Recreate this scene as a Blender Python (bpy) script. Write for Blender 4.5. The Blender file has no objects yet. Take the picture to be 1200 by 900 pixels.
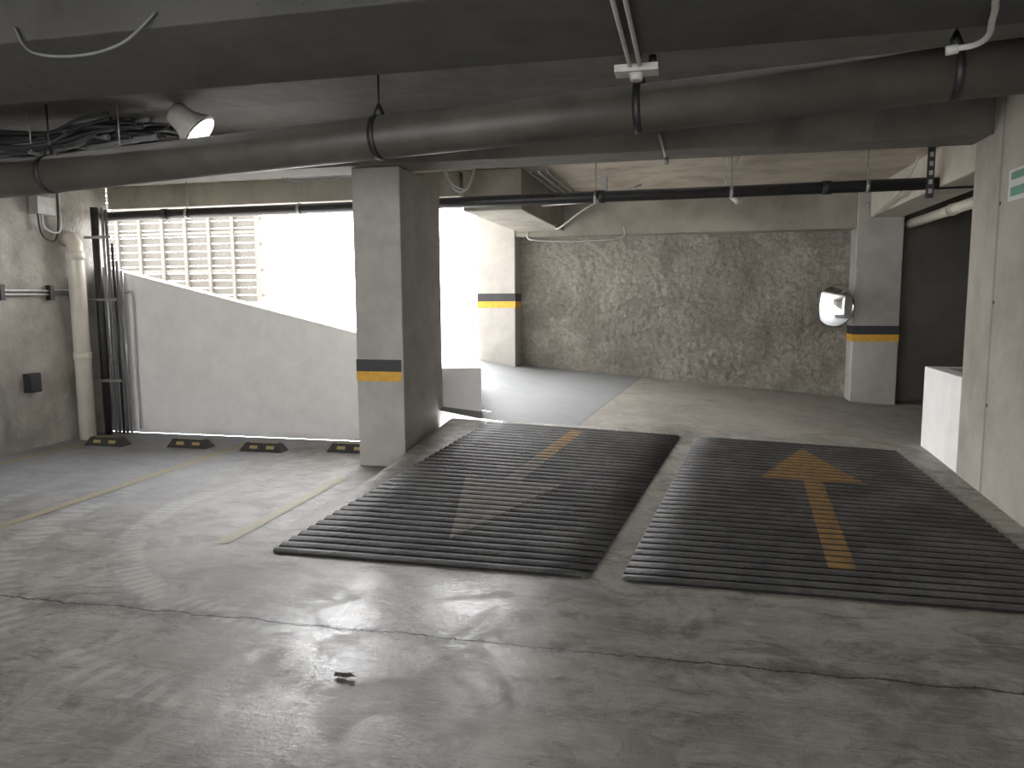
import bpy, math, random
from mathutils import Vector, Matrix, noise
random.seed(7)
scene = bpy.context.scene

# ------------------------------------------------------------------ materials
def newmat(name):
    m = bpy.data.materials.new(name); m.use_nodes = True
    nt = m.node_tree; nt.nodes.clear()
    out = nt.nodes.new('ShaderNodeOutputMaterial')
    b = nt.nodes.new('ShaderNodeBsdfPrincipled')
    nt.links.new(b.outputs[0], out.inputs[0])
    return m, nt, b

class N:
    """tiny node-graph helper"""
    def __init__(s, nt): s.nt = nt
    def put(s, sock, v):
        if isinstance(v, bpy.types.NodeSocket): s.nt.links.new(v, sock)
        elif v is not None: sock.default_value = v
    def math(s, op, a, b=None, c=None, clamp=False):
        n = s.nt.nodes.new('ShaderNodeMath'); n.operation = op; n.use_clamp = clamp
        s.put(n.inputs[0], a)
        if b is not None: s.put(n.inputs[1], b)
        if c is not None: s.put(n.inputs[2], c)
        return n.outputs[0]
    def pos(s):
        return s.nt.nodes.new('ShaderNodeNewGeometry').outputs['Position']
    def sep(s, v):
        n = s.nt.nodes.new('ShaderNodeSeparateXYZ'); s.put(n.inputs[0], v); return n.outputs
    def scale(s, v, sc):
        n = s.nt.nodes.new('ShaderNodeMapping'); s.put(n.inputs['Vector'], v)
        n.inputs['Scale'].default_value = sc; return n.outputs[0]
    def noise(s, v, scale, detail=5, rough=0.55, dist=0.0):
        n = s.nt.nodes.new('ShaderNodeTexNoise'); s.put(n.inputs['Vector'], v)
        n.inputs['Scale'].default_value = scale; n.inputs['Detail'].default_value = detail
        n.inputs['Roughness'].default_value = rough; n.inputs['Distortion'].default_value = dist
        return n.outputs[0]
    def voro(s, v, scale, feature='F1'):
        n = s.nt.nodes.new('ShaderNodeTexVoronoi'); n.feature = feature
        s.put(n.inputs['Vector'], v); n.inputs['Scale'].default_value = scale
        return n.outputs['Distance']
    def rng(s, v, a, b, c=0.0, d=1.0, smooth=True):
        n = s.nt.nodes.new('ShaderNodeMapRange'); n.interpolation_type = 'SMOOTHSTEP' if smooth else 'LINEAR'
        s.put(n.inputs[0], v)
        for i, q in enumerate((a, b, c, d)): n.inputs[i+1].default_value = q
        return n.outputs[0]
    def mix(s, f, a, b, mode='MIX'):
        n = s.nt.nodes.new('ShaderNodeMix'); n.data_type = 'RGBA'; n.blend_type = mode
        s.put(n.inputs[0], f)
        s.put(n.inputs[6], a if isinstance(a, bpy.types.NodeSocket) else (*a, 1))
        s.put(n.inputs[7], b if isinstance(b, bpy.types.NodeSocket) else (*b, 1))
        return n.outputs[2]
    def bump(s, h, strength, dist):
        n = s.nt.nodes.new('ShaderNodeBump'); s.put(n.inputs['Height'], h)
        n.inputs['Strength'].default_value = strength; n.inputs['Distance'].default_value = dist
        return n.outputs[0]

def concrete(name, c_lo, c_hi, rough=0.85, board=None, stain=0.5, bump=0.4, pits=True, bdist=0.01, bl=.55):
    m, nt, b = newmat(name); g = N(nt); p = g.pos()
    big = g.rng(g.noise(p, 0.9, 6, 0.6, 0.3), 0.35, 0.68)
    col = g.mix(big, c_lo, c_hi)
    mid = g.rng(g.noise(p, 5.0, 6, 0.65), 0.3, 0.75)
    col = g.mix(g.math('MULTIPLY', mid, 0.35), col, tuple(min(1, x*1.25) for x in c_hi))
    st = g.rng(g.noise(g.scale(p, (2.2, 2.2, 0.6)), 1.1, 5, 0.6), 0.55, 0.75)
    col = g.mix(g.math('MULTIPLY', st, stain), col, tuple(x*0.55 for x in c_lo))
    fine = g.noise(p, 60, 3, 0.6)
    h = g.math('ADD', g.math('MULTIPLY', mid, 0.6), g.math('MULTIPLY', fine, 0.25))
    if pits:
        v = g.rng(g.voro(p, 14), 0.0, 0.10)
        sel = g.rng(g.noise(p, 4, 2), 0.5, 0.56)
        pit = g.math('MULTIPLY', g.math('SUBTRACT', 1.0, v), sel)
        col = g.mix(g.math('MULTIPLY', pit, 0.6), col, tuple(x*0.35 for x in c_lo))
        h = g.math('SUBTRACT', h, pit)
    if board:
        s = g.sep(p); ax = s[board[0]]
        fr = g.math('FRACT', g.math('DIVIDE', g.math('ADD', ax, 50.0), board[1]))
        ln = g.rng(g.math('ABSOLUTE', g.math('SUBTRACT', fr, 0.5)), 0.475, 0.498)
        col = g.mix(g.math('MULTIPLY', ln, bl), col, tuple(x*0.4 for x in c_lo))
        cell = g.math('FLOOR', g.math('DIVIDE', g.math('ADD', ax, 50.0+board[1]/2), board[1]))
        wn = nt.nodes.new('ShaderNodeTexWhiteNoise'); wn.noise_dimensions = '1D'; nt.links.new(cell, wn.inputs['W'])
        col = g.mix(g.math('MULTIPLY', wn.outputs[0], 0.25), col, tuple(x*0.7 for x in c_hi))
        h = g.math('SUBTRACT', h, g.math('MULTIPLY', ln, 0.8*bl))
    nt.links.new(col, b.inputs['Base Color'])
    b.inputs['Roughness'].default_value = rough
    nt.links.new(g.bump(h, bump, bdist), b.inputs['Normal'])
    return m

def plain(name, col, rough=0.5, metal=0.0, var=0.15, sc=12, bump=0.05):
    m, nt, b = newmat(name); g = N(nt); p = g.pos()
    n = g.rng(g.noise(p, sc, 5, 0.6), 0.3, 0.75)
    c = g.mix(n, tuple(x*(1-var) for x in col), tuple(min(1, x*(1+var)) for x in col))
    nt.links.new(c, b.inputs['Base Color'])
    b.inputs['Roughness'].default_value = rough; b.inputs['Metallic'].default_value = metal
    nt.links.new(g.bump(n, bump, 0.01), b.inputs['Normal'])
    return m

M_wall_l = concrete('concrete_wall_rough', (0.24, 0.225, 0.20), (0.44, 0.415, 0.37), stain=0.6, bump=0.8, bdist=0.02)
M_wall_r = concrete('concrete_wall_formed', (0.27, 0.25, 0.215), (0.38, 0.355, 0.31), board=(1, 1.22), stain=0.35)
M_wall = concrete('concrete_haunch', (0.38, 0.35, 0.30), (0.52, 0.485, 0.42), stain=0.3)
M_dark = concrete('concrete_recess_shaded', (0.10, 0.092, 0.08), (0.15, 0.14, 0.122), stain=0.3)  # recess shadow put into the base colour of the concrete
M_col = concrete('concrete_column', (0.32, 0.305, 0.28), (0.42, 0.405, 0.375), stain=0.2)
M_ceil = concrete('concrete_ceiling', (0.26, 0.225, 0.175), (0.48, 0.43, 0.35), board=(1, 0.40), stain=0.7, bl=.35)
M_ceil_f = concrete('concrete_ceiling_shaded', (0.070, 0.066, 0.059), (0.15, 0.142, 0.126), board=(1, 0.60), stain=0.5, bl=.3)  # darker copy of the ceiling concrete, front slab's shade is in the colour
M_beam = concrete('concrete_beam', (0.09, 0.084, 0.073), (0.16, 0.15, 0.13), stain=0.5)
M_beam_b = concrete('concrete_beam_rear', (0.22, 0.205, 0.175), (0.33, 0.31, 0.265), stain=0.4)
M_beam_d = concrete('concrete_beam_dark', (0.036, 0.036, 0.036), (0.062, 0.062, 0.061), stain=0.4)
M_white = concrete('painted_plaster', (0.68, 0.67, 0.645), (0.74, 0.73, 0.705), stain=0.03, pits=False, bump=0.08)
# sprayed concrete
def shotm():
    m, nt, b = newmat('shotcrete'); g = N(nt); p = g.pos(); s = g.sep(p)
    big = g.rng(g.noise(p, 1.1, 7, 0.68, 0.5), 0.38, 0.62)
    col = g.mix(big, (0.27, 0.25, 0.215), (0.42, 0.395, 0.345))
    gr = g.rng(g.noise(p, 22, 6, 0.75), 0.36, 0.64)
    col = g.mix(g.math('MULTIPLY', g.math('SUBTRACT', 1.0, gr), 0.5), col, (0.13, 0.12, 0.10))
    chips = g.rng(g.noise(g.scale(p, (1, 1, 1.3)), 3.6, 8, 0.75), 0.60, 0.66)
    col = g.mix(g.math('MULTIPLY', chips, 0.5), col, (0.54, 0.52, 0.47))
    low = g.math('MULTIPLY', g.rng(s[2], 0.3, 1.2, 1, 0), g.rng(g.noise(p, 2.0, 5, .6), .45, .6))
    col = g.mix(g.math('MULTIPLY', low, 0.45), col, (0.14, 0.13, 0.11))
    nt.links.new(col, b.inputs['Base Color']); b.inputs['Roughness'].default_value = .95
    h = g.math('ADD', g.noise(p, 13, 8, 0.72), g.math('MULTIPLY', g.noise(p, 55, 4, 0.7), 0.25))
    nt.links.new(g.bump(h, 1.0, 0.04), b.inputs['Normal'])
    return m
M_shot = shotm()
M_pipe = plain('pipe_painted_grey', (0.068, 0.062, 0.054), 0.5, 0, 0.3, 3)
M_black = plain('black_pipe', (0.022, 0.022, 0.024), 0.45)
M_strap = plain('black_strap', (0.015, 0.015, 0.016), 0.5)
M_pvc = plain('white_pvc', (0.58, 0.54, 0.46), 0.4, 0, 0.08, 5)
M_cond = plain('galvanised_conduit', (0.36, 0.36, 0.35), 0.4, 0.6)
M_cab = plain('cable_black', (0.022, 0.022, 0.024), 0.5)
M_cabg = plain('cable_grey', (0.14, 0.14, 0.145), 0.5)
M_cabw = plain('cable_white', (0.42, 0.42, 0.40), 0.5)
M_box = plain('grey_enclosure', (0.42, 0.41, 0.38), 0.5)
M_yel = plain('yellow_paint', (0.62, 0.34, 0.035), 0.6, 0, 0.12, 20)
M_blk = plain('black_paint', (0.03, 0.03, 0.033), 0.6)
M_rub = plain('black_rubber', (0.035, 0.034, 0.033), 0.6, 0, 0.4, 30)
M_ref = plain('yellow_reflective', (0.38, 0.30, 0.13), 0.4)
M_gate = plain('gate_metal', (0.12, 0.112, 0.096), 0.6, 0.0, 0.1)
M_gate2 = plain('gate_post_metal', (0.18, 0.168, 0.148), 0.6, 0.0, 0.1)
M_lampw = plain('white_housing', (0.60, 0.60, 0.57), 0.4, 0, 0.05)
M_green = plain('green_sign', (0.12, 0.30, 0.22), 0.4)
M_trash = plain('dark_litter', (0.03, 0.025, 0.02), 0.8)
m, nt, b = newmat('mirror_glass'); M_mirror = m
g = N(nt); c = g.mix(g.noise(g.pos(), 3, 2), (0.9, 0.92, 0.94), (0.82, 0.84, 0.87))
nt.links.new(c, b.inputs['Base Color']); b.inputs['Metallic'].default_value = 1; b.inputs['Roughness'].default_value = 0.06

# floor -------------------------------------------------------------
def floor_material():
    m, nt, b = newmat('worn_concrete_floor'); g = N(nt); p = g.pos(); s = g.sep(p); X, Y = s[0], s[1]
    big = g.rng(g.noise(p, 0.7, 8, 0.66, 0.8), 0.36, 0.64)
    col = g.mix(big, (0.15, 0.138, 0.118), (0.31, 0.292, 0.26))
    mid = g.rng(g.noise(p, 3.4, 9, 0.74, 1.0), 0.42, 0.60)
    col = g.mix(g.math('MULTIPLY', mid, 0.45), col, (0.43, 0.41, 0.37))
    dk = g.rng(g.noise(g.scale(p, (1.0, 1.6, 1)), 2.2, 10, 0.76, 0.8), 0.50, 0.62)
    col = g.mix(g.math('MULTIPLY', dk, 0.62), col, (0.068, 0.061, 0.05))
    sw = g.noise(g.scale(p, (2.2, 22, 1)), 1.0, 6, 0.75, 3.0)
    col = g.mix(g.math('MULTIPLY', g.rng(sw, 0.5, 0.66), 0.34), col, (0.50, 0.48, 0.43))
    col = g.mix(g.math('MULTIPLY', g.rng(sw, 0.44, 0.34), 0.40), col, (0.08, 0.072, 0.06))
    sc2 = g.noise(g.scale(p, (40, 6, 1)), 1.0, 3, 0.7, 2.5)
    col = g.mix(g.math('MULTIPLY', g.rng(sc2, 0.58, 0.70), 0.35), col, (0.09, 0.082, 0.07))
    grit = g.rng(g.noise(p, 90, 3, .7), .55, .72)
    col = g.mix(g.math('MULTIPLY', grit, 0.35), col, (0.10, 0.09, 0.075))
    v = g.rng(g.voro(p, 16), 0.02, 0.09, 1, 0)
    sel = g.rng(g.noise(p, 3.1, 3), 0.50, 0.58)
    spk = g.math('MULTIPLY', v, sel)
    col = g.mix(g.math('MULTIPLY', spk, 0.8), col, (0.04, 0.035, 0.03))
    dx = g.math('SUBTRACT', X, -1.9); dy = g.math('SUBTRACT', Y, 5.0)
    r = g.math('SQRT', g.math('ADD', g.math('MULTIPLY', dx, dx), g.math('MULTIPLY', dy, dy)))
    arcs = None
    for rr, w in ((1.88, 0.11), (2.55, 0.14), (3.35, 0.11), (4.0, .13)):
        d = g.math('ABSOLUTE', g.math('SUBTRACT', r, rr))
        q = g.rng(d, w*0.55, w, 1, 0)
        arcs = q if arcs is None else g.math('MAXIMUM', arcs, q)
    tread = g.rng(g.math('SINE', g.math('MULTIPLY', g.math('ARCTAN2', dy, dx), 150)), -0.4, 0.4, 0.4, 1)
    brk = g.rng(g.noise(p, 2.2, 5, 0.6), 0.36, 0.56)
    lim = g.math('MULTIPLY', g.rng(X, -1.6, -1.0, 1, 0), g.rng(Y, 5.0, 5.6, 1, 0))
    arcs = g.math('MULTIPLY', g.math('MULTIPLY', arcs, brk), g.math('MULTIPLY', tread, lim))
    col = g.mix(g.math('MULTIPLY', arcs, 0.5), col, (0.52, 0.51, 0.47))
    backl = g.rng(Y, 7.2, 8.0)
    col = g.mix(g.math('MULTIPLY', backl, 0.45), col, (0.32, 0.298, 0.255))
    blue = g.math('MULTIPLY', g.rng(g.math('ADD', X, g.math('MULTIPLY', Y, -0.13)), -2.09, -2.03, 1, 0), g.rng(Y, 7.40, 7.46))
    col = g.mix(g.math('MULTIPLY', blue, 0.75), col, (0.20, 0.215, 0.23))
    seam = g.rng(g.math('ABSOLUTE', g.math('SUBTRACT', g.math('ADD', X, g.math('MULTIPLY', Y, -0.13)), -2.06)), 0.01, 0.03, 1, 0)
    seam = g.math('MULTIPLY', seam, g.rng(Y, 7.40, 7.46))
    col = g.mix(g.math('MULTIPLY', seam, 0.4), col, (0.10, 0.10, 0.10))
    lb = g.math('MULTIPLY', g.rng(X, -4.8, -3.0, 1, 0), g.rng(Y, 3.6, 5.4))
    col = g.mix(g.math('MULTIPLY', lb, 0.6), col, (0.245, 0.265, 0.30))  # bluish skylight over the parking bays, put into the floor colour
    wob = g.math('MULTIPLY', g.math('SUBTRACT', g.noise(p, 3.5, 8, 0.7), 0.5), 0.16)
    cy = g.math('SUBTRACT', g.math('ADD', Y, wob), g.math('ADD', 3.15, g.math('MULTIPLY', X, 0.015)))
    d = g.math('ABSOLUTE', cy)
    cr = g.rng(d, 0.003, 0.011, 1, 0)
    halo = g.math('MULTIPLY', g.rng(d, 0.0, 0.13, 1, 0), g.rng(g.noise(p, 6, 5, 0.7), 0.38, 0.58))
    col = g.mix(g.math('MULTIPLY', halo, 0.65), col, (0.042, 0.037, 0.03))
    col = g.mix(cr, col, (0.012, 0.011, 0.010))
    nt.links.new(col, b.inputs['Base Color'])
    # polished lane where traffic turns onto the ramp
    lane = g.math('MULTIPLY', g.math('MULTIPLY', g.rng(X, -2.4, -1.5), g.rng(X, -0.5, 0.3, 1, 0)), g.rng(Y, 3.6, 4.2, 1, 0))
    pol = g.rng(g.noise(p, 2.4, 9, 0.74, 0.8), 0.42, 0.60)
    pol = g.math('MULTIPLY', lane, g.math('SUBTRACT', 1.0, g.math('MULTIPLY', pol, .7)))
    ro = g.rng(pol, 0, 1, 0.60, 0.24, smooth=False)
    nt.links.new(ro, b.inputs['Roughness'])
    b.inputs['IOR'].default_value = 1.5
    h = g.math('ADD', g.math('MULTIPLY', g.noise(p, 5, 9, 0.76), 0.9), g.math('MULTIPLY', g.noise(p, 45, 3, 0.6), 0.15))
    h = g.math('ADD', h, g.math('MULTIPLY', sw, 0.35))
    h = g.math('SUBTRACT', h, g.math('MULTIPLY', cr, 1.2))
    h = g.math('SUBTRACT', h, g.math('MULTIPLY', spk, 0.4))
    nt.links.new(g.bump(h, 0.45, 0.008), b.inputs['Normal'])
    return m
M_floor = floor_material()

def worn_paint(name, col, under, amt=.75, rough=0.65):
    m, nt, b = newmat(name); g = N(nt); p = g.pos()
    w = g.rng(g.noise(p, 14, 6, 0.75), 0.42, 0.66)
    c = g.mix(g.math('MULTIPLY', w, amt), col, under)
    nt.links.new(c, b.inputs['Base Color']); b.inputs['Roughness'].default_value = rough
    return m
M_arrow_y = worn_paint('arrow_paint_yellow', (0.28, 0.165, 0.055), (.11,.09,.06), .7)
M_arrow_w = worn_paint('arrow_paint_faded', (0.19, 0.182, 0.155), (.10,.097,.09), .85)
M_arrow_v = worn_paint('arrow_paint_valley', (0.07, 0.055, 0.033), (.03,.03,.03), .8)  # valley faces: paint missing there, groove shade put into the dark colour
M_line = worn_paint('parking_line_paint', (0.34, 0.285, 0.17), (.25,.24,.215), .9)
def rib_mat(name, c0, c1):
    m, nt, b = newmat(name); g = N(nt); p = g.pos()
    n = g.rng(g.noise(p, 2.2, 7, 0.7), 0.38, 0.66)
    f = g.rng(g.noise(p, 40, 3, 0.6), 0.35, 0.7)
    c = g.mix(n, c0, c1); c = g.mix(g.math('MULTIPLY', f, 0.3), c, tuple(x*0.5 for x in c0))
    nt.links.new(c, b.inputs['Base Color']); b.inputs['Roughness'].default_value = 0.6
    nt.links.new(g.bump(f, 0.4, 0.005), b.inputs['Normal'])
    return m
M_rib = rib_mat('ribbed_dark_top', (0.055, 0.054, 0.053), (0.125, 0.123, 0.118))
M_ribv = rib_mat('ribbed_valley_shade', (0.008, 0.008, 0.008), (0.020, 0.020, 0.019))  # shade between the ribs painted as near-black valley faces

# ------------------------------------------------------------------ mesh builder
class MB:
    def __init__(s): s.v = []; s.f = []; s.mi = []; s.sm = []; s.mats = []
    def m(s, mat):
        if mat not in s.mats: s.mats.append(mat)
        return s.mats.index(mat)
    def face(s, idx, mat, smooth=False): s.f.append(idx); s.mi.append(s.m(mat)); s.sm.append(smooth)
    def box(s, x0, x1, y0, y1, z0, z1, mat, M=None):
        o = len(s.v)
        P = [(x0,y0,z0),(x1,y0,z0),(x1,y1,z0),(x0,y1,z0),(x0,y0,z1),(x1,y0,z1),(x1,y1,z1),(x0,y1,z1)]
        if M is not None: P = [tuple(M @ Vector(p)) for p in P]
        s.v += P
        for q in ((0,3,2,1),(4,5,6,7),(0,1,5,4),(1,2,6,5),(2,3,7,6),(3,0,4,7)): s.face(tuple(o+i for i in q), mat)
        return s
    def prism(s, poly, z0, z1, mat):
        o = len(s.v); n = len(poly)
        s.v += [(x,y,z0) for x,y in poly] + [(x,y,z1) for x,y in poly]
        s.face(tuple(o+i for i in range(n))[::-1], mat); s.face(tuple(o+n+i for i in range(n)), mat)
        for i in range(n): j=(i+1)%n; s.face((o+i,o+j,o+n+j,o+n+i), mat)
        return s
    def rings(s, pts, radii, mat, n=16, caps=True):
        pts = [Vector(p) for p in pts]; o = len(s.v); up = None
        for k, p in enumerate(pts):
            d = (pts[min(k+1,len(pts)-1)] - pts[max(k-1,0)]).normalized()
            if up is None:
                a = Vector((0,0,1)) if abs(d.z) < .9 else Vector((0,1,0))
            else: a = up
            r_ = d.cross(a).normalized(); up = r_.cross(d).normalized()
            for i in range(n):
                t = 2*math.pi*i/n
                s.v.append(tuple(p + radii[k]*(math.cos(t)*r_ + math.sin(t)*up)))
        for k in range(len(pts)-1):
            for i in range(n):
                j=(i+1)%n
                s.face((o+k*n+i, o+k*n+j, o+(k+1)*n+j, o+(k+1)*n+i), mat, True)
        if caps:
            s.face(tuple(o+i for i in range(n))[::-1], mat); e=o+(len(pts)-1)*n
            s.face(tuple(e+i for i in range(n)), mat)
        return s
    def cyl(s, a, b, r, mat, n=20): return s.rings([a,b],[r,r],mat,n)
    def tube(s, pts, r, mat, n=8, sub=6):
        P = [Vector(p) for p in pts]; Q = []
        for i in range(len(P)-1):
            p0=P[max(i-1,0)]; p1=P[i]; p2=P[i+1]; p3=P[min(i+2,len(P)-1)]
            for k in range(sub):
                t=k/sub
                Q.append(0.5*((2*p1)+(p2-p0)*t+(2*p0-5*p1+4*p2-p3)*t*t+(3*p1-p0-3*p2+p3)*t**3))
        Q.append(P[-1])
        return s.rings(Q,[r]*len(Q),mat,n)
    def build(s, name, bevel=0):
        me = bpy.data.meshes.new(name); me.from_pydata(s.v, [], s.f)
        for mt in s.mats: me.materials.append(mt)
        me.polygons.foreach_set('material_index', s.mi); me.polygons.foreach_set('use_smooth', s.sm); me.update()
        o = bpy.data.objects.new(name, me); scene.collection.objects.link(o)
        if bevel:
            md = o.modifiers.new('bevel','BEVEL'); md.width=bevel; md.segments=2; md.limit_method='ANGLE'
        return o

def group(name, objs):
    e = bpy.data.objects.new(name, None); scene.collection.objects.link(e)
    for o in objs: o.parent = e
    return e
def bx(name, x0,x1,y0,y1,z0,z1,mat,bevel=0): return MB().box(x0,x1,y0,y1,z0,z1,mat).build(name,bevel)
def lerp(a,b,t): return a+(b-a)*t
def sst(t): t=max(0,min(1,t)); return t*t*(3-2*t)

# ------------------------------------------------------------------ ground heights
YF, YB = 4.0, 7.38
YR = -3.5           # rear end of the deck (open to daylight behind the camera)
def ramp(X, Y):
    if Y <= YF: return 0.0
    if Y <= YB:
        a = max(-0.1, (2-X)/4); top = 0.15 + a*0.15
        return top*(Y-YF)/(YB-YF)
    ty = (Y-YB)/(10.7-YB); Xc = max(X, -2.0); a = max(-0.1, (2-Xc)/4)
    h = lerp(.15,.22,ty) + a*lerp(.15,.33,ty)
    if X < -2.0: h = min(h + 0.17*(-2.0-X), 1.55)
    return h
def floor_h(X, Y):
    if Y <= YB: return ramp(X,Y)*sst((X+2.72)/0.34)
    return ramp(X,Y)

def grid(name, xs, ys, fn, mat):
    b = MB(); nx=len(xs)
    for y in ys:
        for x in xs: b.v.append((x,y,fn(x,y)))
    for j in range(len(ys)-1):
        for i in range(nx-1):
            b.face((j*nx+i, j*nx+i+1, (j+1)*nx+i+1, (j+1)*nx+i), mat, True)
    return b.build(name)
def fr(a,b,s):
    n=max(1,round((b-a)/s)); return [a+(b-a)*i/n for i in range(n+1)]
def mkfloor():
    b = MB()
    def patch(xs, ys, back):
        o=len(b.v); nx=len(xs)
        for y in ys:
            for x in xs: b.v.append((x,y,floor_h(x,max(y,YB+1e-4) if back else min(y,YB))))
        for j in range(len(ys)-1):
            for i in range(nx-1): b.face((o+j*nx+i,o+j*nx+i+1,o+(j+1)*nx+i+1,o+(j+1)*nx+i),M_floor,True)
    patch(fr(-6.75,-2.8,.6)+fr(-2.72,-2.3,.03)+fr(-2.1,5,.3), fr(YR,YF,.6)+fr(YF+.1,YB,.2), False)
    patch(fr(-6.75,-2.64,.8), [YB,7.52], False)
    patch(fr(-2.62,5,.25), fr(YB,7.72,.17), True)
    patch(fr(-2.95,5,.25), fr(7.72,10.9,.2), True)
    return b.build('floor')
mkfloor()
M_out = concrete('exterior_concrete', (0.50,0.49,0.47), (0.62,0.61,0.59), stain=0.1, pits=False)
grid('exit_driveway', fr(-14,-2.96,.4), fr(7.72,10.7,.3), lambda x,y: ramp(x,min(y,10.7)), M_out)
b=MB()
b.v += [(-60,10.7,1.5),(-7,10.7,1.5),(-2.96,10.7,.72),(-2.96,70,1.2),(-60,70,1.5)]; b.face((0,1,2,3,4),M_out)
o=len(b.v); b.v += [(-30,-50,-.01),(30,-50,-.01),(30,YR,-.01),(-30,YR,-.01)]; b.face((o,o+1,o+2,o+3),M_out)
b.build('exterior_ground')

# ------------------------------------------------------------------ room shell
bx('wall_left', -7.0,-6.75,YR,7.70,0,3.1, M_wall_l)
wr = MB().box(2.12,2.40,YR,6.65,0,3.0,M_wall_r)
for yy in (5.05,6.1):
    for zz in (0.75,1.5,2.2): wr.cyl((2.117,yy,zz),(2.13,yy,zz),0.014,M_blk,12)
wr.build('wall_right')
bx('wall_recess_side', 4.6,4.85,6.4,11.0,0,3.0,M_dark)
bx('wall_recess_front', 2.40,4.6,6.4,6.65,0,3.0,M_dark)
bx('wall_recess_back', 2.54,4.6,10.7,11.0,0,3.0,M_dark)
def shot():
    b = MB(); xs=fr(-2.45,2.1,.022); zs=fr(0.0,2.5,.022); nx=len(xs)
    for z in zs:
        for x in xs:
            p=Vector((x,0,z))
            d=0.025*noise.fractal(p*1.3,1.0,2.0,3)+0.014*noise.fractal(p*14,0.5,2.1,4)
            b.v.append((x,10.66-d,z))
    for j in range(len(zs)-1):
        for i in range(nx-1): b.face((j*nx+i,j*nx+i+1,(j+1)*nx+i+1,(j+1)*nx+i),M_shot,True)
    b.box(-2.6,2.5,10.85,11.0,0,3.0,M_shot)
    return b.build('wall_back')
shot()
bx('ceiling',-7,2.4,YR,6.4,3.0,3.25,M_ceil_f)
bx('ceiling',-7,4.85,6.4,8.1,2.88,3.25,M_ceil)
bx('ceiling',-2.95,4.85,8.1,11.0,2.88,3.25,M_ceil)
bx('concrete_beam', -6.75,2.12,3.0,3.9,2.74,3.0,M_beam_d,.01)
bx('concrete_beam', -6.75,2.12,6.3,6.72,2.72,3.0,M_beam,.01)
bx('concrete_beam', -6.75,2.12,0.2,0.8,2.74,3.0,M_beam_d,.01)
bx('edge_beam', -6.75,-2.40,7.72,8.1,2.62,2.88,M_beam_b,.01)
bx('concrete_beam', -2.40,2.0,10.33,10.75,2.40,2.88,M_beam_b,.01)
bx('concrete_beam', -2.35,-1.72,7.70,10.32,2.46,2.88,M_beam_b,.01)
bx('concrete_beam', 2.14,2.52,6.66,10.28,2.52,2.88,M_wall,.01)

def column(x0,x1,y0,y1,z0,z1,zb,faces=True):
    s = bx('shaft',x0,x1,y0,y1,z0,z1,M_col,.012)
    d=.003
    yb = bx('yellow_band',x0-d,x1+(d if faces else -.02),y0-d,y0+(.03 if not faces else y1-y0),zb,zb+.09,M_yel)
    kb = bx('black_band',x0-d,x1+(d if faces else -.02),y0-d,y0+(.03 if not faces else y1-y0),zb+.09,zb+.20,M_blk)
    return group('concrete_column',[s,yb,kb])
column(-3.0,-2.54,6.4,7.5,0,2.72,.80,False)
column(2.0,2.54,10.30,10.8,.1,2.88,.98)
column(-2.95,-2.40,10.30,10.8,.4,2.88,1.42)

# sloping white ramp wall
b = MB()
pts = [(-6.75,0),(-2.62,0),(-2.62,.86),(-3.05,1.08),(-6.75,1.96)]
b.v += [(x,7.52,z) for x,z in pts]+[(x,7.70,z) for x,z in pts]; n=len(pts)
b.face(tuple(range(n)),M_white); b.face(tuple(range(n,2*n))[::-1],M_white)
for i in range(n): j=(i+1)%n; b.face((i,n+i,n+j,j),M_white)
b.prism([(-2.66,7.52),(-2.16,7.66),(-2.22,7.80),(-2.66,7.70)],0,.82,M_white)
b.prism([(-2.36,7.77),(-2.24,7.79),(-2.54,8.7),(-2.66,8.66)],0,.76,M_white)
b.build('ramp_parapet_wall',.008)
b=MB(); b.box(2.125,2.27,6.66,7.66,0,.90,M_white); b.box(2.27,3.2,7.52,7.66,0,.90,M_white); b.build('low_parapet_wall',.008)

# ------------------------------------------------------------------ ribbed ramp surfaces
PITCH=.092
def rib(Y):
    t=((Y-YF)/PITCH)%1.0
    w=.5-abs(t-.5)
    return .004+.018*min(1,(w/.5)**.5*1.05) if w>.0 else .004
def rowx(q,Y):
    t=(Y-q['y0'])/(q['y1']-q['y0'])
    xl,xr=lerp(q['l0'],q['l1'],t),lerp(q['r0'],q['r1'],t)
    r=.13
    for yy in (Y-q['y0'], q['y1']-Y):
        if yy<r*.6:
            k=r-math.sqrt(max(0,r*r-(r-yy/.6)**2)); xl+=k*.6; xr-=k*.6
    return xl,xr
NR=36
def ribmat(name,q):
    b=MB(); K=8; n=NR; ys=[q['y0']+PITCH*i/K for i in range(n*K+1)]; nx=9
    for Y in ys:
        xl,xr=rowx(q,Y)
        b.v.append((xl-.012,Y,ramp(xl,Y)-.01))
        for i in range(nx):
            x=lerp(xl,xr,i/(nx-1)); e=.0 if 0<i<nx-1 else -.003
            b.v.append((x,Y,ramp(x,Y)+rib(Y)+e))
        b.v.append((xr+.012,Y,ramp(xr,Y)-.01))
    w=nx+2
    for j in range(len(ys)-1):
        t=(j%K+.5)/K; vm = t<.16 or t>.84
        for i in range(w-1): b.face((j*w+i,j*w+i+1,(j+1)*w+i+1,(j+1)*w+i), M_ribv if vm else M_rib, True)
    return b.build(name)
QL=dict(y0=YF,y1=YF+NR*PITCH,l0=-2.50,l1=-1.98,r0=-.53,r1=-.08)
QR=dict(y0=YF,y1=YF+NR*PITCH,l0=-.35,l1=.08,r0=1.98,r1=1.82)
ribmat('ribbed_ramp_strip',QL); ribmat('ribbed_ramp_strip',QR)
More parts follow.
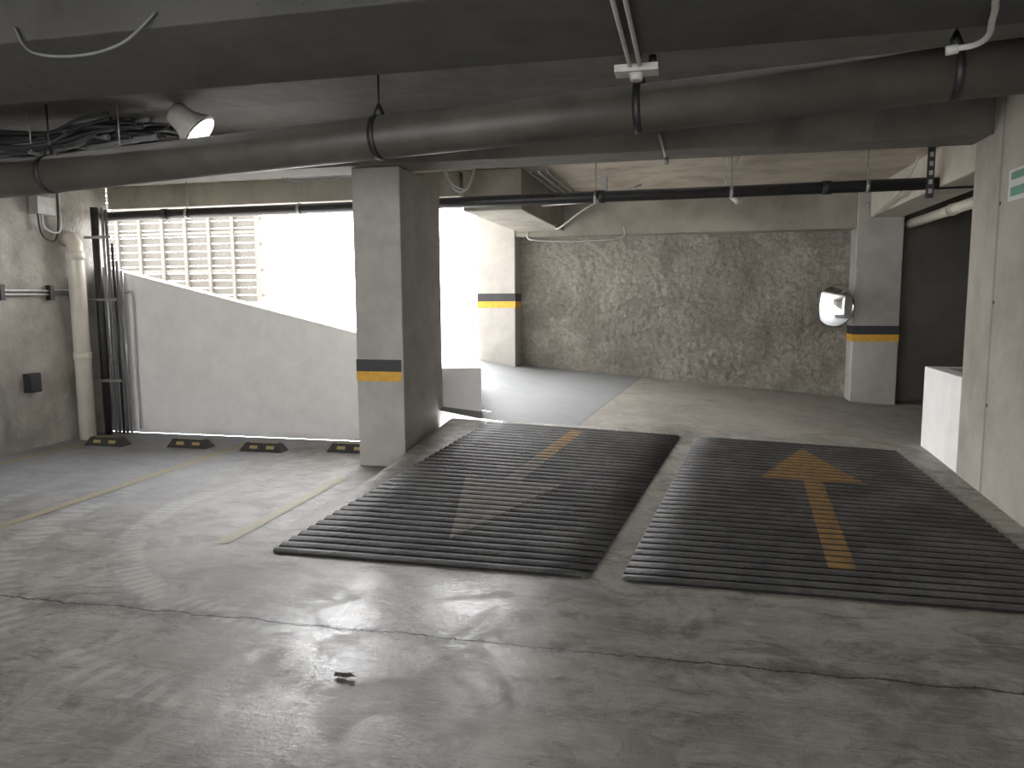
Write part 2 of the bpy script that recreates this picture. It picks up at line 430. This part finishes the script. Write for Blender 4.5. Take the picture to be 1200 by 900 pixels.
def arrow(name,segs,mat_fn):
    b=MB(); st=PITCH/8
    for (ya,la,ra,yb,lb,rb) in segs:
        k0=math.ceil((ya-YF)/st); k1=math.floor((yb-YF)/st)
        ys=[ya]+[YF+k*st for k in range(k0,k1+1) if ya+1e-4<YF+k*st<yb-1e-4]+[yb]; o=len(b.v)
        for Y in ys:
            t=(Y-ya)/(yb-ya); l=lerp(la,lb,t); r=lerp(ra,rb,t)
            for i in range(3):
                x=lerp(l,r,i/2); b.v.append((x,Y,ramp(x,Y)+rib(Y)+.0022))
        for k in range(len(ys)-1):
            ym=(ys[k]+ys[k+1])/2; t=((ym-YF)/PITCH)%1
            mt=M_arrow_v if (t<.16 or t>.84) else mat_fn(ym)
            for i in range(2):
                b.face((o+k*3+i,o+k*3+i+1,o+k*3+4+i,o+k*3+3+i),mt,True)
    return b.build(name)
arrow('painted_arrow',[(4.35,.775,.925,6.06,.87,1.01),(6.06,.55,1.33,7.06,.985,.995)],lambda y:M_arrow_y)
arrow('painted_arrow',[(4.38,-1.455,-1.445,5.54,-1.70,-.93),(5.54,-1.40,-1.26,7.16,-1.12,-.99)],lambda y:M_arrow_w if y<6.2 else M_arrow_y)

for x0,y0,x1,y1,mt in ((-6.42,4.6,-6.42,6.9,M_line),(-4.62,3.7,-4.66,7.25,M_line),(-2.90,4.1,-2.93,5.9,M_line)):
    b=MB(); w=.05; b.v+=[(x0-w,y0,.004),(x0+w,y0,.004),(x1+w,y1,.004),(x1-w,y1,.004)]; b.face((0,1,2,3),mt); b.build('parking_line')

def wheel_stop(x,y):
    b=MB(); L=.24; D=.08; H=.085
    P=[(-L,-D,0),(L,-D,0),(L,D,0),(-L,D,0),(-L+.05,-D+.045,H),(L-.05,-D+.045,H),(L-.05,D-.045,H),(-L+.05,D-.045,H)]
    b.v+=[(x+p[0],y+p[1],p[2]) for p in P]
    for q in ((0,3,2,1),(4,5,6,7),(0,1,5,4),(1,2,6,5),(2,3,7,6),(3,0,4,7)): b.face(q,M_rub)
    for sx in (-.13,0.06):
        o=len(b.v)
        def pt(u,t,off=.002): return (x+u, y-D+.045*t-off, H*t+off)
        b.v+=[pt(sx,.35),pt(sx+.09,.35),pt(sx+.09,.7),pt(sx,.7)]; b.face((o,o+1,o+2,o+3),M_ref)
    o=len(b.v); b.v+=[(x-.16,y-.02,H+.002),(x+.16,y-.02,H+.002),(x+.16,y+.02,H+.002),(x-.16,y+.02,H+.002)]; b.face((o,o+1,o+2,o+3),M_ref)
    return b.build('wheel_stop')
for x,y in ((-6.12,6.78),(-5.16,6.87),(-4.27,6.84),(-3.36,6.98)): wheel_stop(x,y)

# ------------------------------------------------------------------ pipes
P0=Vector((2.11,4.42,2.72)); P1=Vector((-6.74,4.95,2.43))
parts=[]
b=MB(); b.cyl(P0,P1,.135,M_pipe,40)
dr=(P1-P0).normalized()
for X in (-5.4,): 
    t=(X-P0.x)/(P1.x-P0.x); c0=P0+(P1-P0)*t; b.cyl(c0-dr*.07,c0+dr*.07,.142,M_pipe,40)
parts.append(b.build('pipe_run'))
for X in (1.3,-.32,-1.98,-4.7):
    t=(X-P0.x)/(P1.x-P0.x); c0=P0+(P1-P0)*t
    b=MB(); b.cyl(c0-dr*.022,c0+dr*.022,.140,M_strap,32)
    b.rings([c0+Vector((0,0,.13)),c0+Vector((0,0,.21))],[.045,.012],M_strap,8)
    b.cyl(c0+Vector((0,0,.14)),(c0.x,c0.y,3.0),.007,M_strap,8)
    parts.append(b.build('hanger'))
group('drain_pipe',parts)
parts=[]
pz=lambda X: lerp(2.56,2.53,(2.46-X)/9.2)
b=MB(); b.cyl((2.46,7.63,pz(2.46)),(-6.74,7.63,pz(-6.74)),.055,M_black,28)
for X in (-5.9,-.9,1.2): b.cyl((X-.04,7.63,pz(X)),(X+.04,7.63,pz(X)),.064,M_black,28)
parts.append(b.build('pipe_run'))
for X in (-.95,.35,1.55,-4.2,-5.6):
    z=pz(X); b=MB(); b.cyl((X-.015,7.63,z),(X+.015,7.63,z),.061,M_cond,20); b.cyl((X,7.63,z+.05),(X,7.63,2.88),.006,M_cond,8); parts.append(b.build('hanger'))
group('fire_water_pipe',parts)
b=MB(); b.box(2.02,2.08,7.53,7.55,2.42,2.88,M_strap)
for k in range(5): b.box(2.035,2.065,7.526,7.53,2.46+k*.08,2.50+k*.08,M_cond)
b.build('strut_bracket')
b=MB(); b.cyl((2.62,8.0,2.44),(2.62,10.65,2.44),.055,M_pvc,24); b.cyl((2.62,8.7,2.44),(2.62,8.82,2.44),.064,M_pvc,24); b.build('pvc_pipe')
b=MB(); b.tube([(2.05,7.9,2.86),(2.02,8.4,2.60),(2.06,9.2,2.55),(2.09,10.0,2.5),(2.10,10.25,2.7)],.012,M_cabw); b.build('hanging_cable')

b=MB(); b.rings([(-6.62,7.05,0),(-6.62,7.05,2.10),(-6.625,7.05,2.17),(-6.66,7.05,2.22),(-6.74,7.05,2.24)],[.085]*5,M_pvc,24); b.cyl((-6.62,7.05,2.0),(-6.62,7.05,2.1),.096,M_pvc,24); b.cyl((-6.62,7.05,0.9),(-6.62,7.05,.98),.093,M_pvc,24); b.build('pvc_downpipe')
b=MB()
for i,(x,y,r,mt,zt) in enumerate(((-6.60,7.34,.042,M_cab,2.60),(-6.53,7.38,.016,M_cond,2.60),(-6.49,7.39,.018,M_cabg,2.58),(-6.45,7.41,.016,M_cab,2.2),(-6.41,7.42,.016,M_cabg,2.0),(-6.37,7.44,.014,M_cond,1.9))):
    b.cyl((x,y,0.0),(x,y,zt),r,mt,12)
for z in (.62,1.55,2.25): b.box(-6.72,-6.36,7.29,7.32,z,z+.03,M_cond)
b.tube([(-6.28,7.48,0.05),(-6.29,7.48,.8),(-6.28,7.48,1.58),(-6.34,7.46,1.64),(-6.45,7.44,1.64)],.010,M_cond)
b.build('conduit_riser')
b=MB()
for z in (1.62,1.66): b.cyl((-6.72,-2,z),(-6.72,7.22,z),.014,M_cond,10)
for y in (5.2,6.15,6.75): b.box(-6.75,-6.69,y,y+.05,1.56,1.72,M_strap)
b.build('wall_conduit')
b=MB(); b.box(-6.75,-6.68,6.38,6.54,.60,.80,M_strap); b.box(-6.68,-6.67,6.40,6.52,.62,.78,M_black); b.cyl((-6.672,6.46,.7),(-6.664,6.46,.7),.02,M_black,12); b.build('electrical_box',.006)
b=MB(); b.box(-6.75,-6.64,6.62,6.84,2.46,2.64,M_box); b.tube([(-6.68,6.7,2.46),(-6.68,6.72,2.33),(-6.68,6.85,2.28),(-6.68,6.93,2.34),(-6.68,6.94,2.6),(-6.68,6.94,2.87)],.012,M_cabw); b.tube([(-6.69,6.66,2.46),(-6.69,6.7,2.25),(-6.68,6.85,2.2),(-6.68,6.91,2.4),(-6.68,6.92,2.87)],.01,M_cab); b.build('junction_box')

# cable bundle, upper left
b=MB()
for k in range(34):
    y=4.96+.62*random.random(); zz=2.74+.15*random.random(); ph=random.random()*6; xe=-3.95-.5*random.random()
    pts=[]
    for i in range(10):
        x=lerp(-6.70,xe,i/9)
        sag=-.035*math.sin(i*1.25+ph)-.01*random.random()
        pts.append((x,y+.05*math.sin(i*.7+ph),min(2.95,max(2.72,zz+sag+(.06 if i>=8 else 0)))))
    b.tube(pts,.013+.010*(k%3==0),M_cab if k%6 else M_cabg,7,4)
for x in (-6.0,-5.0,-4.2): b.box(x,x+.03,4.93,5.72,2.68,2.70,M_cabg); b.cyl((x+.015,4.95,2.69),(x+.015,4.95,2.998),.005,M_cond,6); b.cyl((x+.015,5.70,2.69),(x+.015,5.70,2.998),.005,M_cond,6)
b.build('cable_tray')
# floodlight
b=MB(); d=Vector((.55,.15,-.50)).normalized()
c0=Vector((-3.72,5.05,2.90))
b.cyl((-3.72,5.05,2.998),c0,.025,M_strap,10)
b.rings([c0-d*.08,c0-d*.05,c0+d*.05,c0+d*.15,c0+d*.17],[.06,.085,.10,.15,.155],M_box,28)
b.rings([c0+d*.171,c0+d*.178],[.14,.14],M_mirror,28); b.build('floodlight')
b=MB(); b.box(-4.3,-3.15,6.80,6.83,2.83,2.88,M_cond); b.box(-4.3,-3.15,7.6,7.63,2.83,2.88,M_cond)
for k in range(24): x=-4.3+k*.05; b.box(x,x+.02,6.83,7.6,2.84,2.87,M_cond)
b.build('ceiling_grille')
x,y,z=-.30,4.08,2.735
b=MB(); b.box(x-.11,x+.11,y-.06,y+.06,z-.035,z,M_box); b.rings([(x,y,z-.035),(x,y,z-.07)],[.04,.03],M_box,16)
b.cyl((x+.08,y,z),(x+.08,y,z+.05),.02,M_strap,10); b.build('lamp_holder')
b=MB()
for k in (0,1): b.tube([(-.33+.05*k,1.2,2.725),(-.33+.05*k,3.0,2.725),(-.33+.05*k,3.9,2.725),(-.33+.05*k,4.02,2.725)],.011,M_box)
b.build('ceiling_conduit')
b=MB(); b.tube([(1.10,1.5,2.725),(1.12,3.2,2.725),(1.20,3.65,2.715),(1.26,3.88,2.70),(1.24,3.98,2.69),(1.17,4.02,2.69)],.014,M_cabw); b.cyl((1.18,4.02,2.69),(1.13,4.03,2.685),.022,M_cabw,12); b.build('conduit_drop')
b=MB(); b.tube([(-.28,6.25,2.84),(-.24,6.25,2.72),(-.22,6.27,2.64)],.012,M_cond); b.cyl((-.22,6.27,2.66),(-.22,6.27,2.60),.02,M_cond,10); b.build('conduit_drop')
b=MB(); b.tube([(-3.05,2.99,2.80),(-2.95,2.97,2.68),(-2.7,2.96,2.64),(-2.45,2.95,2.67),(-2.3,2.99,2.80)],.007,M_cabg); b.build('hanging_cable')
b=MB(); b.tube([(-1.70,9.6,2.47),(-1.62,9.4,2.42),(-1.2,9.2,2.66),(-.6,9.1,2.86)],.012,M_cabw); b.build('hanging_cable')
b=MB(); b.tube([(-2.2,10.28,2.46),(-2.1,10.28,2.34),(-1.0,10.28,2.34),(-.9,10.28,2.5)],.012,M_cond); b.build('wall_conduit')
b=MB(); b.cyl((-1.68,8.55,2.60),(-.5,8.55,2.66),.018,M_lampw,12); b.box(-1.0,-.94,8.5,8.6,2.66,2.88,M_cond); b.build('tube_light')
b=MB(); b.tube([(.35,8.9,2.88),(.36,8.9,2.70),(.42,8.9,2.66)],.012,M_cabw); b.rings([(.40,8.9,2.68),(.50,8.86,2.60)],[.03,.05],M_lampw,16); b.build('spot_lamp')
b=MB(); b.tube([(.30,6.9,2.88),(.28,7.0,2.74),(.34,7.1,2.70),(.38,7.15,2.78),(.40,7.2,2.88)],.010,M_cabw); b.build('hanging_cable')
b=MB()
for k in range(3): b.cyl((-1.64+.09*k,7.75,2.84),(-1.64+.09*k,10.3,2.84),.014,M_cond,10)
b.build('ceiling_conduit')
b=MB()
for k in range(2): b.tube([(-2.45,7.3+k*.1,2.88),(-2.35,7.3+k*.1,2.7-.05*k),(-2.2,7.35,2.64),(-2.12,7.4,2.88)],.010,M_cabw)
b.build('hanging_cable')

# convex mirror
d=Vector((-.66,-.75,.02)).normalized(); c0=Vector((1.75,10.18,1.43))
b=MB(); R=.27; pts=[];rad=[]
for k in range(13):
    rr=R*(1-k/12); pts.append(c0+d*(.028*(1-(rr/R)**2))); rad.append(max(rr,.002))
b.rings(pts,rad,M_mirror,48); o1=b.build('mirror_dome')
b=MB(); b.rings([c0-d*.03,c0-d*.03,c0-d*.0,c0+d*.006,c0+d*.006],[.20,R+.006,R+.010,R+.006,R-.004],M_box,48); o2=b.build('rim')
b=MB(); b.tube([tuple(c0-d*.03),tuple(c0-d*.03+Vector((.1,.05,.05))),(2.0,10.42,1.5)],.016,M_cond,10); o3=b.build('bracket')
group('convex_mirror',[o1,o2,o3])

b=MB(); b.box(2.105,2.12,5.25,5.93,2.19,2.40,M_lampw); b.box(2.102,2.105,5.29,5.89,2.22,2.28,M_green); b.box(2.102,2.105,5.29,5.89,2.33,2.38,M_green); b.build('wall_sign')

# louvred metal gate outside, on the far side of the driveway
b=MB()
X0,X1=-11.0,-6.70; zt=3.5; z0=1.52
nz=17
for k in range(nz):
    z=z0+k*.118; b.box(X0,X1,10.83,10.845,z,z+.106,M_gate)
for k in range(11):
    x=lerp(X0,X1,k/10); b.box(x-.028,x+.028,10.77,10.83,z0,zt,M_gate2)
b.box(X0,X1,10.77,10.84,zt-.05,zt,M_gate2)
for z in (2.0,2.6): b.box(X0,X1,10.79,10.83,z,z+.045,M_gate2)
b.box(X1-.02,X1+.06,10.76,10.86,z0,zt,M_gate2)
for k in range(4): b.box(X1+.06,X1+.12,10.79,10.82,1.6+k*.4,1.65+k*.4,M_gate2)
b.build('metal_gate')

b=MB(); c0=Vector((-1.36,2.70,.002))
ring=[(-.045,-.01,.004),(-.02,-.022,.012),(.01,-.012,.004),(.04,-.016,.015),(.05,.006,.003),(.015,.02,.012),(-.02,.012,.003),(-.05,.014,.010)]
b.v+=[tuple(c0+Vector(r)) for r in ring]+[tuple(c0+Vector((0,0,.018)))]
for i in range(8): b.face((i,(i+1)%8,8),M_trash)
b.build('crumpled_litter')

# ------------------------------------------------------------------ light : hazy bright sky, brightest beyond the exit
w=bpy.data.worlds.new('sky_world'); scene.world=w; w.use_nodes=True; nt=w.node_tree; nt.nodes.clear()
out=nt.nodes.new('ShaderNodeOutputWorld'); bg=nt.nodes.new('ShaderNodeBackground'); nt.links.new(bg.outputs[0],out.inputs[0])
tc=nt.nodes.new('ShaderNodeTexCoord'); g=N(nt)
dp=nt.nodes.new('ShaderNodeVectorMath'); dp.operation='DOT_PRODUCT'; nt.links.new(tc.outputs['Generated'],dp.inputs[0]); dp.inputs[1].default_value=(-.38,.88,.28)
st=g.rng(dp.outputs['Value'],-.1,.95,6.0,25)
bg.inputs[0].default_value=(0.99,0.985,1.0,1); nt.links.new(st,bg.inputs[1])

scene.view_settings.view_transform='Standard'
scene.view_settings.look='None'
scene.view_settings.exposure=0.0

# ------------------------------------------------------------------ camera
yaw=math.radians(13.4); p=math.radians(6.5); a=.006
F=Vector((-math.sin(yaw)*math.cos(p),math.cos(yaw)*math.cos(p),-math.sin(p)))
R=Vector((math.cos(yaw),math.sin(yaw),0)); U=R.cross(F)
R2=math.cos(a)*R-math.sin(a)*U; U2=math.cos(a)*U+math.sin(a)*R
cam=bpy.data.cameras.new('camera'); co=bpy.data.objects.new('camera',cam); scene.collection.objects.link(co)
mt=Matrix((( R2.x,U2.x,-F.x,0),(R2.y,U2.y,-F.y,0),(R2.z,U2.z,-F.z,1.55),(0,0,0,1)))
co.matrix_world=mt
cam.sensor_width=36; cam.lens=26.4; cam.clip_start=.05; cam.clip_end=300
scene.camera=co
